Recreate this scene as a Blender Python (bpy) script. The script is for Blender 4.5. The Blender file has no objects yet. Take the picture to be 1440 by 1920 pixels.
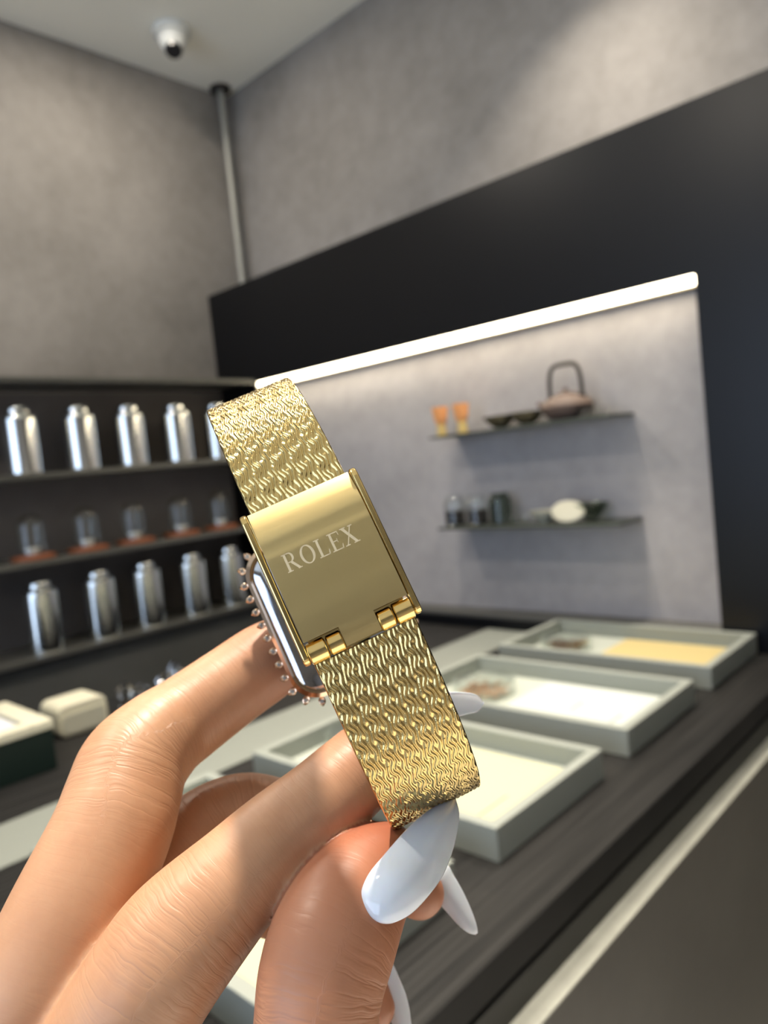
import bpy, bmesh, math, random
import numpy as np
from mathutils import Matrix, Vector
random.seed(7); rng = np.random.default_rng(7)
PI = math.pi; R = math.radians
S = bpy.context.scene
C = S.collection

# ------------------------------------------------------------------ camera
F = 1395.6                                   # focal length in pixels of a 1440x1920 frame
EYE = 1.28
yaw, pitch, roll = R(43.4316), R(-3.730), R(-6.044)
cy, sy, cp, sp = math.cos(yaw), math.sin(yaw), math.cos(pitch), math.sin(pitch)
fwd = np.array([-sy * cp, cy * cp, sp]); rgt = np.array([cy, sy, 0.0]); upv = np.cross(rgt, fwd)
cr, sr = math.cos(roll), math.sin(roll)
CX = cr * rgt + sr * upv; CU = -sr * rgt + cr * upv
CAM = np.array([0, 0, EYE])
cam_d = bpy.data.cameras.new('camera'); cam = bpy.data.objects.new('camera', cam_d); C.objects.link(cam)
m = Matrix.Identity(4)
for i in range(3):
    m[i][0] = CX[i]; m[i][1] = CU[i]; m[i][2] = -fwd[i]; m[i][3] = CAM[i]
cam.matrix_world = m
cam_d.sensor_fit = 'VERTICAL'; cam_d.sensor_height = 36.0; cam_d.sensor_width = 27.0
cam_d.lens = F / 1920 * 36.0
cam_d.clip_start = 0.005; cam_d.clip_end = 60
cam_d.dof.use_dof = True; cam_d.dof.focus_distance = 0.111; cam_d.dof.aperture_fstop = 21.0
S.camera = cam
S.view_settings.view_transform = 'Standard'; S.view_settings.look = 'None'
S.view_settings.gamma = 1.0; S.view_settings.use_curve_mapping = False
S.view_settings.exposure = 0.0
S.cycles.use_denoising = True
S.cycles.max_bounces = 10; S.cycles.transparent_max_bounces = 12
S.cycles.sample_clamp_indirect = 6.0
S.cycles.caustics_refractive = False; S.cycles.caustics_reflective = False

# ------------------------------------------------------------------ daylight
wd = bpy.data.worlds.new('world'); S.world = wd; wd.use_nodes = True
bg = wd.node_tree.nodes['Background']; bg.inputs[0].default_value = (0.62, 0.76, 1.0, 1); bg.inputs[1].default_value = 3.5

def area(name, loc, size, power, col, rot=(0, 0, 0), spread=180, size_y=None, parent=None):
    l = bpy.data.lights.new(name, 'AREA'); l.shape = 'DISK' if size_y is None else 'RECTANGLE'
    l.size = size
    if size_y: l.size_y = size_y
    l.energy = power; l.color = col; l.spread = R(spread)
    o = bpy.data.objects.new(name, l); C.objects.link(o); o.location = loc; o.rotation_euler = rot
    if parent: o.parent = parent
    return o
ROOM_H = EYE + 1.127
WARM = (1.0, 0.90, 0.76)
ADDED_DOWNLIGHTS = [(-0.60, 1.14, 5.5, 95), (-0.75, 0.62, 3.6, 80), (-0.75, -0.28, 9.0, 180), (-1.45, 0.92, 3.5, 180), (-1.40, 0.25, 5.0, 180), (-0.27, 0.27, 5.0, 70), (1.15, -0.35, 27.0, 85), (1.15, 0.70, 32.0, 80)]  # unseen lamps added for brightness; the last two light the ceiling off the floor

# ------------------------------------------------------------------ materials
def mat(name, col=(.5, .5, .5), rough=.5, metal=0., **kw):
    m_ = bpy.data.materials.new(name); m_.use_nodes = True
    b = m_.node_tree.nodes['Principled BSDF']
    b.inputs['Base Color'].default_value = (*col, 1); b.inputs['Roughness'].default_value = rough
    b.inputs['Metallic'].default_value = metal
    for k, v in kw.items(): b.inputs[k.replace('_', ' ')].default_value = v
    return m_
class NT:
    def __init__(s, m_): s.t = m_.node_tree; s.b = s.t.nodes['Principled BSDF']
    def n(s, typ, **kw):
        o = s.t.nodes.new(typ)
        for k, v in kw.items():
            if k.startswith('i_'):
                kk = k[2:]; kk = int(kk) if kk.isdigit() else kk.replace('_', ' ')
                if isinstance(v, bpy.types.NodeSocket): s.t.links.new(v, o.inputs[kk])
                else: o.inputs[kk].default_value = v
            else: setattr(o, k, v)
        return o
    def math(s, op, a, b=0.0, c=0.0):
        o = s.t.nodes.new('ShaderNodeMath'); o.operation = op
        for i, v in enumerate((a, b, c)):
            if isinstance(v, bpy.types.NodeSocket): s.t.links.new(v, o.inputs[i])
            else: o.inputs[i].default_value = v
        return o.outputs[0]
    def link(s, a, b): s.t.links.new(a, b)
    def coord(s, scale=(1, 1, 1), kind='Object'):
        tc = s.n('ShaderNodeTexCoord'); mp = s.n('ShaderNodeMapping'); s.link(tc.outputs[kind], mp.inputs[0])
        mp.inputs['Scale'].default_value = scale; return mp.outputs[0]
    def noise(s, vec, scale, detail=4, rough=.55):
        o = s.n('ShaderNodeTexNoise'); s.link(vec, o.inputs['Vector']); o.inputs['Scale'].default_value = scale
        o.inputs['Detail'].default_value = detail; o.inputs['Roughness'].default_value = rough
        return o.outputs['Fac']
    def mix(s, fac, c1, c2, blend='MIX'):
        o = s.n('ShaderNodeMix', data_type='RGBA', blend_type=blend)
        for k, v in ((0, fac), (6, c1), (7, c2)):
            if isinstance(v, bpy.types.NodeSocket): s.link(v, o.inputs[k])
            else: o.inputs[k].default_value = v if k == 0 else (*v, 1)
        return o.outputs[2]
    def ramp(s, fac, p0, p1):
        o = s.n('ShaderNodeMapRange'); s.link(fac, o.inputs[0]); o.inputs[1].default_value = p0; o.inputs[2].default_value = p1
        return o.outputs[0]
    def bump(s, h, strength, dist):
        o = s.n('ShaderNodeBump'); s.link(h, o.inputs['Height']); o.inputs['Strength'].default_value = strength
        o.inputs['Distance'].default_value = dist; s.link(o.outputs[0], s.b.inputs['Normal']); return o

def plaster(name, c1, c2, scale=3.0, rough=.8):
    m_ = mat(name, c1, rough); t = NT(m_)
    v = t.coord(); a = t.noise(v, scale, 6, .6); b_ = t.noise(v, scale * 9, 5, .7)
    s = t.math('ADD', t.math('MULTIPLY', a, .65), t.math('MULTIPLY', b_, .35))
    t.link(t.mix(t.ramp(s, .36, .64), c1, c2), t.b.inputs['Base Color'])
    t.bump(b_, .15, .004); return m_
M = {}
M['wall'] = plaster('microcement_wall', (.21, .195, .178), (.32, .30, .28))
M['niche'] = plaster('microcement_niche', (.31, .298, .305), (.42, .405, .415), 4)
M['ceiling'] = mat('ceiling_paint', (.93, .93, .86), .9)
M['floor'] = plaster('floor_concrete', (.50, .49, .47), (.58, .57, .55), 2, .6)
M['panel'] = mat('black_panel', (.004, .0045, .006), .33, 0, Specular_IOR_Level=.28)
M['unitback'] = plaster('shelf_backing', (.12, .105, .095), (.16, .142, .13), 3)
M['cab'] = plaster('cabinet_laminate', (.08, .08, .074), (.10, .10, .094), 4, .5)
M['shelf'] = mat('grey_steel_shelf', (.16, .16, .145), .35, .6)
M['shelfdark'] = mat('dark_green_steel', (.075, .085, .07), .4, .4)
M['silver'] = mat('polished_tin', (.80, .82, .80), .15, 1.0)
def thin_glass(name, tint, refl=.025):
    m_ = bpy.data.materials.new(name); m_.use_nodes = True; t_ = m_.node_tree; t_.nodes.remove(t_.nodes['Principled BSDF'])
    tr = t_.nodes.new('ShaderNodeBsdfTransparent'); tr.inputs[0].default_value = (*tint, 1)
    gl = t_.nodes.new('ShaderNodeBsdfGlossy'); gl.inputs['Roughness'].default_value = .03; gl.inputs[0].default_value = (1, 1, 1, 1)
    lw = t_.nodes.new('ShaderNodeLayerWeight'); lw.inputs[0].default_value = .22
    mx = t_.nodes.new('ShaderNodeMixShader'); ad = t_.nodes.new('ShaderNodeMath'); ad.operation = 'MULTIPLY_ADD'; ad.inputs[1].default_value = .3; ad.inputs[2].default_value = refl
    t_.links.new(lw.outputs['Fresnel'], ad.inputs[0]); t_.links.new(ad.outputs[0], mx.inputs[0]); t_.links.new(tr.outputs[0], mx.inputs[1]); t_.links.new(gl.outputs[0], mx.inputs[2])
    t_.links.new(mx.outputs[0], t_.nodes['Material Output'].inputs[0]); return m_
M['glass'] = thin_glass('clear_glass', (.96, .97, .96)); M['smoke'] = thin_glass('smoked_glass', (.62, .66, .62))
M['solidglass'] = mat('cut_glass', (1, 1, 1), .02, 0, Transmission_Weight=1.0, IOR=1.5)
M['pole'] = mat('brushed_pole', (.40, .40, .36), .4, .3)
M['dark'] = mat('dark_metal', (.05, .045, .04), .4, .7)
M['white'] = mat('white_plastic', (.72, .74, .72), .45)
M['lens'] = mat('black_lens', (.01, .01, .012), .08)
M['tray'] = mat('grey_green_tray', (.27, .29, .262), .55)
M['traybed'] = mat('pale_tray_lining', (.42, .45, .40), .7)
M['cardw'] = mat('white_card', (.50, .53, .51), .7)
M['cardy'] = mat('pale_yellow_card', (.50, .485, .31), .7)
M['cardt'] = mat('tan_card', (.52, .42, .19), .7)
M['ink'] = mat('grey_ink', (.12, .12, .11), .6)
M['strip'] = mat('grey_stone_strip', (.22, .235, .21), .5)
M['ledge'] = plaster('pale_stone_ledge', (.30, .30, .26), (.38, .38, .33), 30, .5)
M['front'] = plaster('brown_grey_front', (.085, .08, .068), (.105, .10, .086), 5, .5)
M['blackface'] = mat('black_edge', (.009, .009, .0085), .45)
M['greenbox'] = mat('dark_green_leather', (.003, .012, .009), .45)
M['cream'] = mat('cream_leather', (.70, .67, .52), .5)
M['creamdull'] = mat('cream_panel', (.50, .49, .40), .55)
M['satin'] = mat('white_satin', (.75, .76, .80), .5)
M['bamboo'] = mat('orange_bamboo', (.78, .36, .13), .6)
M['bamboo2'] = mat('yellow_bamboo', (.62, .45, .16), .55)
M['clay'] = mat('brown_clay', (.10, .068, .056), .7)
M['claydark'] = mat('dark_clay', (.018, .014, .012), .85)
M['tealeaf'] = mat('dried_tea', (.12, .06, .03), .8)
M['teagold'] = mat('pink_gold_tea', (.45, .27, .16), .6)
M['wood'] = mat('red_brown_wood', (.26, .085, .035), .4)
M['bronze'] = mat('bronze_glaze', (.16, .13, .08), .25, .5)
M['led'] = mat('led_diffuser', (1, .95, .85), .5, 0, Emission_Strength=13.0); M['led'].node_tree.nodes['Principled BSDF'].inputs['Emission Color'].default_value = (1, .86, .62, 1)
M['lamp'] = mat('added_lamp_lens', (1, .95, .85), .5, 0, Emission_Strength=6.0); M['lamp'].node_tree.nodes['Principled BSDF'].inputs['Emission Color'].default_value = (1, .9, .75, 1)
M['steel'] = mat('polished_steel', (.62, .63, .66), .06, 1.0)
M['gem'] = mat('white_gem', (.95, .92, .88), .05, .85)
# ribbed black timber
m_ = mat('ribbed_black_timber', (.03, .03, .03), .55, 0, Specular_IOR_Level=.22); t = NT(m_); v = t.coord((1, 1, 1))
sx = t.n('ShaderNodeSeparateXYZ'); t.link(v, sx.inputs[0])
g = t.noise(t.coord((90, 3, 1)), 1.0, 4, .6)
w = t.math('SINE', t.math('MULTIPLY', sx.outputs[0], 2 * PI / .009))
t.link(t.mix(t.ramp(g, .35, .7), (.006, .006, .006), (.023, .022, .021)), t.b.inputs['Base Color'])
t.bump(t.math('ADD', t.math('MULTIPLY', w, .5), g), .35, .001); M['timber'] = m_
# gold
def gold(name, rough, col=(.83, .61, .25)): return mat(name, col, rough, 1.0)
M['gold'] = gold('polished_gold', .14); M['goldband'] = gold('woven_gold', .20, (.66, .50, .21))
M['rosegold'] = gold('rose_gold', .15, (.86, .63, .44))
M['goldbrush'] = gold('brushed_gold', .30, (.72, .56, .26)); t = NT(M['goldbrush'])
nz = t.noise(t.coord((25, 900, 900)), 1.0, 5, .7); t.link(t.math('MULTIPLY_ADD', nz, .18, .27), t.b.inputs['Roughness']); t.bump(nz, .10, .0001)
M['engrave'] = mat('pale_engraving', (.95, .80, .52), .55, .6)
# skin
m_ = mat('skin', (.6, .36, .24), .42, 0, Subsurface_Weight=.12, Subsurface_Scale=.0025, Specular_IOR_Level=.45)
t = NT(m_); t.b.inputs['Subsurface Radius'].default_value = (1, .35, .2)
at_t = t.n('ShaderNodeAttribute', attribute_name='along').outputs['Fac']
at_a = t.n('ShaderNodeAttribute', attribute_name='around').outputs['Fac']
at_j = t.n('ShaderNodeAttribute', attribute_name='joint').outputs['Fac']
at_flush_shade = t.n('ShaderNodeAttribute', attribute_name='red').outputs['Fac']
v = t.coord(); blot = t.noise(v, 90, 4, .6); fine = t.noise(v, 1500, 3, .6)
base = t.mix(t.ramp(blot, .3, .7), (.51, .27, .15), (.59, .34, .20))
t.link(t.mix(at_flush_shade, base, (.40, .13, .07)), t.b.inputs['Base Color'])  # mixes in fingertip flush and the thumb's painted shade
wob = t.noise(v, 120, 2, .5)
cmb = t.n('ShaderNodeCombineXYZ')
t.link(t.math('ADD', t.math('MULTIPLY', at_t, .40), t.math('MULTIPLY', wob, .8)), cmb.inputs[0])
t.link(t.math('MULTIPLY', at_a, .22), cmb.inputs[1])
wr = t.n('ShaderNodeTexNoise'); t.link(cmb.outputs[0], wr.inputs['Vector']); wr.inputs['Scale'].default_value = 1.5; wr.inputs['Detail'].default_value = 3
line = t.math('MAXIMUM', t.math('SUBTRACT', 1.0, t.math('MULTIPLY', t.math('ABSOLUTE', t.math('SUBTRACT', wr.outputs['Fac'], .5)), 8)), 0.0)
line = t.math('MULTIPLY', line, line)
h = t.math('ADD', t.math('MULTIPLY', fine, .05), t.math('MULTIPLY', blot, .35))
h = t.math('SUBTRACT', h, t.math('MULTIPLY', line, t.math('MULTIPLY_ADD', at_j, .42, .02)))
t.bump(h, .42, .0006); M['skin'] = m_
M['nail'] = mat('glossy_white_nail', (.70, .76, .84), .07, 0, Coat_Weight=.6, Subsurface_Weight=.1, Subsurface_Scale=.001)
M['nailin'] = mat('nail_underside', (.50, .42, .36), .35)

# ------------------------------------------------------------------ mesh helpers
def link_mesh(name, me, mt, parent=None, smooth=False):
    o = bpy.data.objects.new(name, me); C.objects.link(o)
    if mt is not None and not me.materials: me.materials.append(mt)
    if smooth:
        for p in me.polygons: p.use_smooth = True
        if len(me.polygons) < 20000: me.set_sharp_from_angle(angle=R(38))
    if parent: o.parent = parent
    return o
def obj(name, bm, mt, parent=None, smooth=False, bevel=0, seg=2, loc=None):
    bmesh.ops.recalc_face_normals(bm, faces=bm.faces)
    me = bpy.data.meshes.new(name); bm.to_mesh(me); bm.free()
    o = link_mesh(name, me, mt, parent, smooth)
    if loc: o.location = loc
    if bevel:
        b = o.modifiers.new('bevel', 'BEVEL'); b.width = bevel; b.segments = seg; b.limit_method = 'ANGLE'; b.angle_limit = R(35)
    return o
def raw(name, verts, faces, mt, parent=None, smooth=False):
    me = bpy.data.meshes.new(name); me.from_pydata([tuple(v) for v in verts], [], faces); me.update()
    return link_mesh(name, me, mt, parent, smooth)
def box(bm, x0, x1, y0, y1, z0, z1):
    vs = [bm.verts.new(p) for p in ((x0, y0, z0), (x1, y0, z0), (x1, y1, z0), (x0, y1, z0), (x0, y0, z1), (x1, y0, z1), (x1, y1, z1), (x0, y1, z1))]
    for f in ((0, 3, 2, 1), (4, 5, 6, 7), (0, 1, 5, 4), (1, 2, 6, 5), (2, 3, 7, 6), (3, 0, 4, 7)): bm.faces.new([vs[i] for i in f])
    return bm
def bx(*a): return box(bmesh.new(), *a)
def lathe(bm, prof, n=32, c=(0, 0, 0), ax=2):
    rings = []
    for r, z in prof:
        ring = []
        for i in range(n):
            a = 2 * PI * i / n; p = (r * math.cos(a), r * math.sin(a), z)
            if ax == 0: p = (z, r * math.cos(a), r * math.sin(a))
            if ax == 1: p = (r * math.sin(a), z, r * math.cos(a))
            ring.append(bm.verts.new((p[0] + c[0], p[1] + c[1], p[2] + c[2])))
        rings.append(ring)
    for a, b in zip(rings, rings[1:]):
        for i in range(n): bm.faces.new((a[i], a[(i + 1) % n], b[(i + 1) % n], b[i]))
    bm.faces.new(rings[0][::-1]); bm.faces.new(rings[-1])
    return bm
def la(prof, n=32, c=(0, 0, 0), ax=2): return lathe(bmesh.new(), prof, n, c, ax)
def tube(bm, pts, r, n=10):
    pts = [Vector(p) for p in pts]; rings = []; ref = Vector((0.13, .31, .94)).normalized()
    for i, p in enumerate(pts):
        tg = (pts[min(i + 1, len(pts) - 1)] - pts[max(i - 1, 0)]).normalized()
        u = tg.cross(ref).normalized(); w_ = tg.cross(u)
        rr = r[i] if isinstance(r, (list, tuple)) else r
        rings.append([bm.verts.new(p + rr * (math.cos(2 * PI * k / n) * u + math.sin(2 * PI * k / n) * w_)) for k in range(n)])
    for a, b in zip(rings, rings[1:]):
        for i in range(n): bm.faces.new((a[i], a[(i + 1) % n], b[(i + 1) % n], b[i]))
    bm.faces.new(rings[0][::-1]); bm.faces.new(rings[-1]); return bm
def tag(o, label=None, cat=None, group=None, kind=None):
    if label: o['label'] = label
    if cat: o['category'] = cat
    if group: o['group'] = group
    if kind: o['kind'] = kind
    return o
def empty(name, loc, label, cat, group=None, rz=0):
    o = bpy.data.objects.new(name, None); C.objects.link(o); o.empty_display_size = .02
    o.location = loc; o.rotation_euler = (0, 0, rz); return tag(o, label, cat, group)
def struct(name, bm, mt): return tag(obj(name, bm, mt), kind='structure')
def dup(root, loc, label):
    r = root.copy(); C.objects.link(r); r.location = loc; r['label'] = label
    for ch in list(root.children):
        c = ch.copy(); C.objects.link(c); c.parent = r
        for g_ in ch.children:
            d = g_.copy(); C.objects.link(d); d.parent = c
    return r
Z = lambda z: z + EYE

# ------------------------------------------------------------------ room
XL, YC, YP, YN = -1.815, 1.431, 1.28, 1.34
BACK, XR = -2.4, 1.9
struct('floor', bx(XL - .1, XR + .1, BACK - .1, YC + .1, -.08, 0), M['floor'])
struct('ceiling', bx(XL - .1, XR + .1, BACK - .1, YC + .1, ROOM_H, ROOM_H + .08), M['ceiling'])
struct('wall_left', bx(XL - .1, XL, BACK - .1, YC + .1, 0, ROOM_H), M['wall'])
struct('wall_far', bx(XL, XR + .1, YC, YC + .1, 0, ROOM_H), M['wall'])
struct('wall_right', bx(XR, XR + .1, BACK - .1, YC, 0, ROOM_H), M['wall'])
# shop front behind the viewer: wide window
bm = bmesh.new(); WX0, WX1, WZ0, WZ1 = -1.6, 1.0, .25, 2.25
box(bm, XL, WX0, BACK - .1, BACK, 0, ROOM_H); box(bm, WX1, XR, BACK - .1, BACK, 0, ROOM_H)
box(bm, WX0, WX1, BACK - .1, BACK, 0, WZ0); box(bm, WX0, WX1, BACK - .1, BACK, WZ1, ROOM_H)
struct('wall_back', bm, M['wall'])
bm = bmesh.new()
for x in (WX0, -.75, .12, WX1 - .05): box(bm, x, x + .05, BACK - .08, BACK - .02, WZ0, WZ1)
for z in (WZ0, WZ1 - .05): box(bm, WX0 + .05, WX1 - .05, BACK - .08, BACK - .02, z, z + .05)
struct('window_1', bm, M['dark'])
# black surround with a shallow niche
NX0, NX1, NZ0, NZ1 = -1.64, -.456, -.352, .255
PT = .528
bm = bmesh.new()
box(bm, XL, NX0, YP, YC, -EYE + EYE - EYE, PT); box(bm, NX1, 1.2, YP, YC, -EYE, PT)
box(bm, NX0, NX1, YP, YC, NZ1, PT); box(bm, NX0, NX1, YP, YC, -EYE, NZ0)
bmesh.ops.translate(bm, verts=bm.verts, vec=(0, 0, EYE))
struct('trim_1', bm, M['panel'])
struct('wall_niche', bx(NX0, NX1, YN, YC, Z(NZ0), Z(NZ1)), M['niche'])
struct('trim_2', bx(NX0, NX1, YP + .002, YN, Z(NZ0), Z(NZ0) + .006), M['cab'])
# LED bar in the head of the niche
e = empty('led_light_bar', (0, 0, Z(NZ1)), 'long glowing warm white light bar at the top of the wall niche', 'light')
obj('housing', bx(NX0, NX1, YP + .034, YP + .045, -.014, 0), M['bronze'], e)
obj('diffuser', bx(NX0 + .003, NX1 - .003, YP + .003, YP + .034, -.011, 0), M['led'], e)

# downlights, all out of view
dl0 = None
for i, (x, y, p, spr) in enumerate(ADDED_DOWNLIGHTS):
    nm = ['above the counter trays near the niche', 'above the middle of the black counter', 'above the near end of the black counter', 'above the aisle beside the tin shelves',
          'above the aisle behind the viewer', 'above the counter beside the viewer', 'added to bounce light off the floor right of the viewer', 'added to bounce light off the floor by the black panel']
    lab = 'unseen round recessed ceiling downlight ' + nm[i]
    if dl0 is None:
        e = dl0 = empty('unseen_downlight', (x, y, ROOM_H), lab, 'ceiling light', 'unseen ceiling downlights')
        bm = bmesh.new(); n = 32
        pr_ = [(.032, -.001), (.032, -.006), (.045, -.006), (.047, -.001)]
        rings = [[bm.verts.new((r * math.cos(2 * PI * k / n), r * math.sin(2 * PI * k / n), z)) for k in range(n)] for r, z in pr_]
        for a, b in zip(rings, rings[1:] + rings[:1]):
            for k in range(n): bm.faces.new((a[k], a[(k + 1) % n], b[(k + 1) % n], b[k]))
        obj('trim_ring', bm, M['white'], e); obj('lens', la([(.032, -.003), (.032, -.001)], 32), M['lamp'], e)
    else:
        e = dup(dl0, (x, y, ROOM_H), lab)
    area('added_lamp_light', (x, y, ROOM_H - .008), .06, p, WARM, spread=spr)

# ceiling camera and pole
e = empty('security_camera', (-1.615, 1.125, ROOM_H), 'white dome security camera on the ceiling with a black lens', 'camera')
obj('mount', la([(.046, -.018), (.047, 0)], 40), M['white'], e, True, .002)
hb = obj('dome_body', la([(.004, -.062), (.018, -.058), (.030, -.047), (.036, -.030), (.036, -.015)], 40), M['white'], e, True)
ln = obj('lens', la([(.017, 0), (.021, .004), (.021, .02)], 32), M['lens'], e, True)
ln.location = (.012, -.010, -.062); ln.rotation_euler = (R(-24), R(-28), 0)
e = empty('ceiling_pole', (-1.783, 1.385, Z(PT)), 'thin grey metal pole rising to the ceiling in the corner behind the black panel', 'pole')
obj('rod', la([(.009, 0), (.009, ROOM_H - Z(PT))], 24), M['pole'], e, True)
obj('flange', la([(.028, ROOM_H - Z(PT) - .010), (.030, ROOM_H - Z(PT))], 32), M['dark'], e, True)

# ------------------------------------------------------------------ left shelving
XS = -1.64
tag(obj('shelf_backing', bx(XL, XL + .012, -.6, YP, Z(-.345), Z(.252)), M['unitback']), 'dark brown backing board on the wall behind the tea tin shelves', 'panel')
labs = ['dark shelf board above the top row of silver tins', 'steel shelf board carrying the top row of silver tins', 'steel shelf board carrying the glass domes', 'steel shelf board carrying the lowest row of silver tins']
for z0, lb in zip((.253, .045, -.142, -.347), labs):
    tag(obj('wall_shelf', bx(XL + .012, XS, -.6, YP - .001, Z(z0), Z(z0) + .012), M['shelf'], bevel=.001), lb, 'shelf', 'steel shelves on the left wall')
e = empty('base_cabinet', (-1.70, 0, 0), 'dark grey base cabinet under the tin shelves', 'cabinet')
obj('body', bx(-.11, .035, -.6, YP - .002, 0, Z(-.349)), M['cab'], e)

def tin(loc, lab, hgt, group):
    e = empty('tea_tin', loc, lab, 'tin', group)
    r = .0375
    obj('body', la([(r * .97, 0), (r, .002), (r, .005), (r, hgt - .027), (r, hgt - .024), (r * .96, hgt - .019), (r * .74, hgt - .0145), (r * .66, hgt - .0135)], 40), M['silver'], e, True)
    obj('lid', la([(r * .66, hgt - .0134), (r * .68, hgt - .013), (r * .68, hgt - .011), (r * .68, hgt - .005), (r * .67, hgt - .002), (r * .64, hgt), (r * .1, hgt)], 40), M['silver'], e, True)
    return e
ord_ = ['leftmost in', 'second from the left in', 'middle one of', 'fourth from the left in', 'rightmost in']
t0 = None
for i, y in enumerate((.660, .793, .917, 1.047, 1.170)):
    lb = 'shiny silver tea tin, %s the top shelf row' % ord_[i]
    loc = (-1.69, y, Z(.057))
    t0 = tin(loc, lb, .147, 'silver tins on the top shelf') if t0 is None else dup(t0, loc, lb) and t0
t0 = None
for i, y in enumerate((.655, .790, .910, 1.040, 1.160)):
    lb = 'darkly reflecting silver tea tin, %s the lowest shelf row' % ord_[i]
    loc = (-1.69, y, Z(-.335))
    t0 = tin(loc, lb, .155, 'silver tins on the lowest shelf') if t0 is None else dup(t0, loc, lb) and t0
d0 = None
for i, y in enumerate((.655, .780, .900, 1.030, 1.150)):
    lb = 'glass dome on a red-brown wood base, %s the middle shelf row' % ord_[i]
    loc = (-1.695, y, Z(-.13))
    if d0: dup(d0, loc, lb); continue
    d0 = e = empty('glass_dome', loc, lb, 'glass dome', 'glass domes on the middle shelf')
    obj('base', la([(.046, 0), (.047, .003), (.047, .008), (.040, .011)], 40), M['wood'], e, True)
    bm = bmesh.new(); n = 40; outer = [(.030, .0112), (.030, .014), (.030, .07), (.030, .074)] + [(.030 * math.cos(a), .074 + .030 * math.sin(a)) for a in np.linspace(.15, 1.45, 8)]
    inner = [(.0285, .0112), (.0285, .014), (.0285, .07), (.0285, .074)] + [(.0285 * math.cos(a), .074 + .0285 * math.sin(a)) for a in np.linspace(.15, 1.45, 8)]
    prof = outer + [(.0001, .104)] + [(.0001, .1025)] + inner[::-1]
    rings = [[bm.verts.new((r * math.cos(2 * PI * k / n), r * math.sin(2 * PI * k / n), z)) for k in range(n)] for r, z in prof]
    for a, b in zip(rings, rings[1:] + rings[:1]):
        for k in range(n): bm.faces.new((a[k], a[(k + 1) % n], b[(k + 1) % n], b[k]))
    obj('dome', bm, M['glass'], e, True)
    s = obj('sample_cup', la([(.012, .0113), (.017, .024), (.016, .026), (.010, .015)], 24), M['white'], e, True); s['label'] = 'white cup'

# ------------------------------------------------------------------ niche shelves and what stands on them
for z0, lb in ((.040, 'thin dark green steel shelf in the niche carrying the teapot'), (-.156, 'thin dark green steel shelf in the niche carrying the black jars')):
    tag(obj('niche_shelf', bx(-1.02, -.605, YP - .04, YN, Z(z0), Z(z0) + .005), M['shelfdark'], bevel=.0008), lb, 'shelf', 'shelves in the wall niche')
Y1 = 1.29; ZT, ZB = Z(.0451), Z(-.1509)
def whisk(loc, lab):
    e = empty('tea_whisk', loc, lab, 'whisk', 'bamboo whisks on the niche shelf')
    obj('handle', la([(.0105, 0), (.011, .002), (.0095, .022), (.010, .026)], 24), M['bamboo2'], e, True)
    bm = bmesh.new()
    for k in range(44):
        a = 2 * PI * k / 44
        tube(bm, [(.0085 * math.cos(a), .0085 * math.sin(a), .024), (.0125 * math.cos(a), .0125 * math.sin(a), .036), (.0165 * math.cos(a), .0165 * math.sin(a), .062)], [.0012, .0013, .0013], 5)
    lathe(bm, [(.007, .026), (.013, .042), (.012, .058)], 16)
    obj('tines', bm, M['bamboo'], e); return e
w0 = whisk((-1.006, Y1 - .02, ZT), 'orange bamboo tea whisk standing at the left end of the upper niche shelf')
dup(w0, (-.950, Y1 - .02, ZT), 'orange bamboo tea whisk nearer to the bowls on the upper niche shelf')
def bowl(nm, loc, r, h, mt, lab, cat, group=None, sy_=1):
    bm = la([(r * .32, 0), (r * .34, h * .08), (r * .62, h * .38), (r * .9, h * .8), (r, h), (r * .97, h), (r * .85, h * .78), (r * .55, h * .42), (r * .1, h * .25)], 36)
    bmesh.ops.scale(bm, vec=(1, sy_, 1), verts=bm.verts)
    return tag(obj(nm, bm, mt, None, True, loc=loc), lab, cat, group)
bowl('tea_bowl', (-.868, Y1, ZT), .036, .026, M['bronze'], 'dark bronze flared tea bowl, the left one beside the whisks', 'bowl', 'flared bowls on the niche shelf')
bowl('tea_bowl', (-.803, Y1, ZT), .036, .026, M['bronze'], 'dark bronze flared tea bowl, the right one beside the teapot', 'bowl', 'flared bowls on the niche shelf')
e = empty('teapot', (-.714, Y1, ZT), 'brown clay teapot with a tall arched handle on the upper niche shelf', 'teapot')
obj('body', la([(.026, 0), (.032, .002), (.046, .016), (.049, .026), (.044, .037), (.030, .045), (.020, .047)], 40), M['clay'], e, True)
ld = obj('lid', la([(.021, .0468), (.020, .050), (.010, .053), (.004, .054), (.004, .056), (.006, .060), (.002, .062)], 28), M['clay'], e, True)
bm = bmesh.new(); pts = []
for k in range(25):
    u = k / 24; a = PI * u
    x = -.034 * (abs(math.cos(a)) ** .45) * (1 if math.cos(a) > 0 else -1); z = .040 + .066 * (math.sin(a) ** .55)
    pts.append((x, 0, z))
tube(bm, pts, .0042, 10); obj('handle', bm, M['claydark'], e, True)
bm = bmesh.new(); tube(bm, [(-.040, 0, .024), (-.052, -.004, .032), (-.058, -.006, .040)], [.009, .006, .0045], 12); obj('spout', bm, M['clay'], e, True)
bm = bmesh.new(); tube(bm, [(.031, 0, .034), (.034, 0, .046)], .0075, 10); obj('handle_lug', bm, M['claydark'], e, True)
bm = bmesh.new(); tube(bm, [(-.031, 0, .034), (-.034, 0, .046)], .0075, 10); obj('handle_lug', bm, M['claydark'], e, True)
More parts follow.
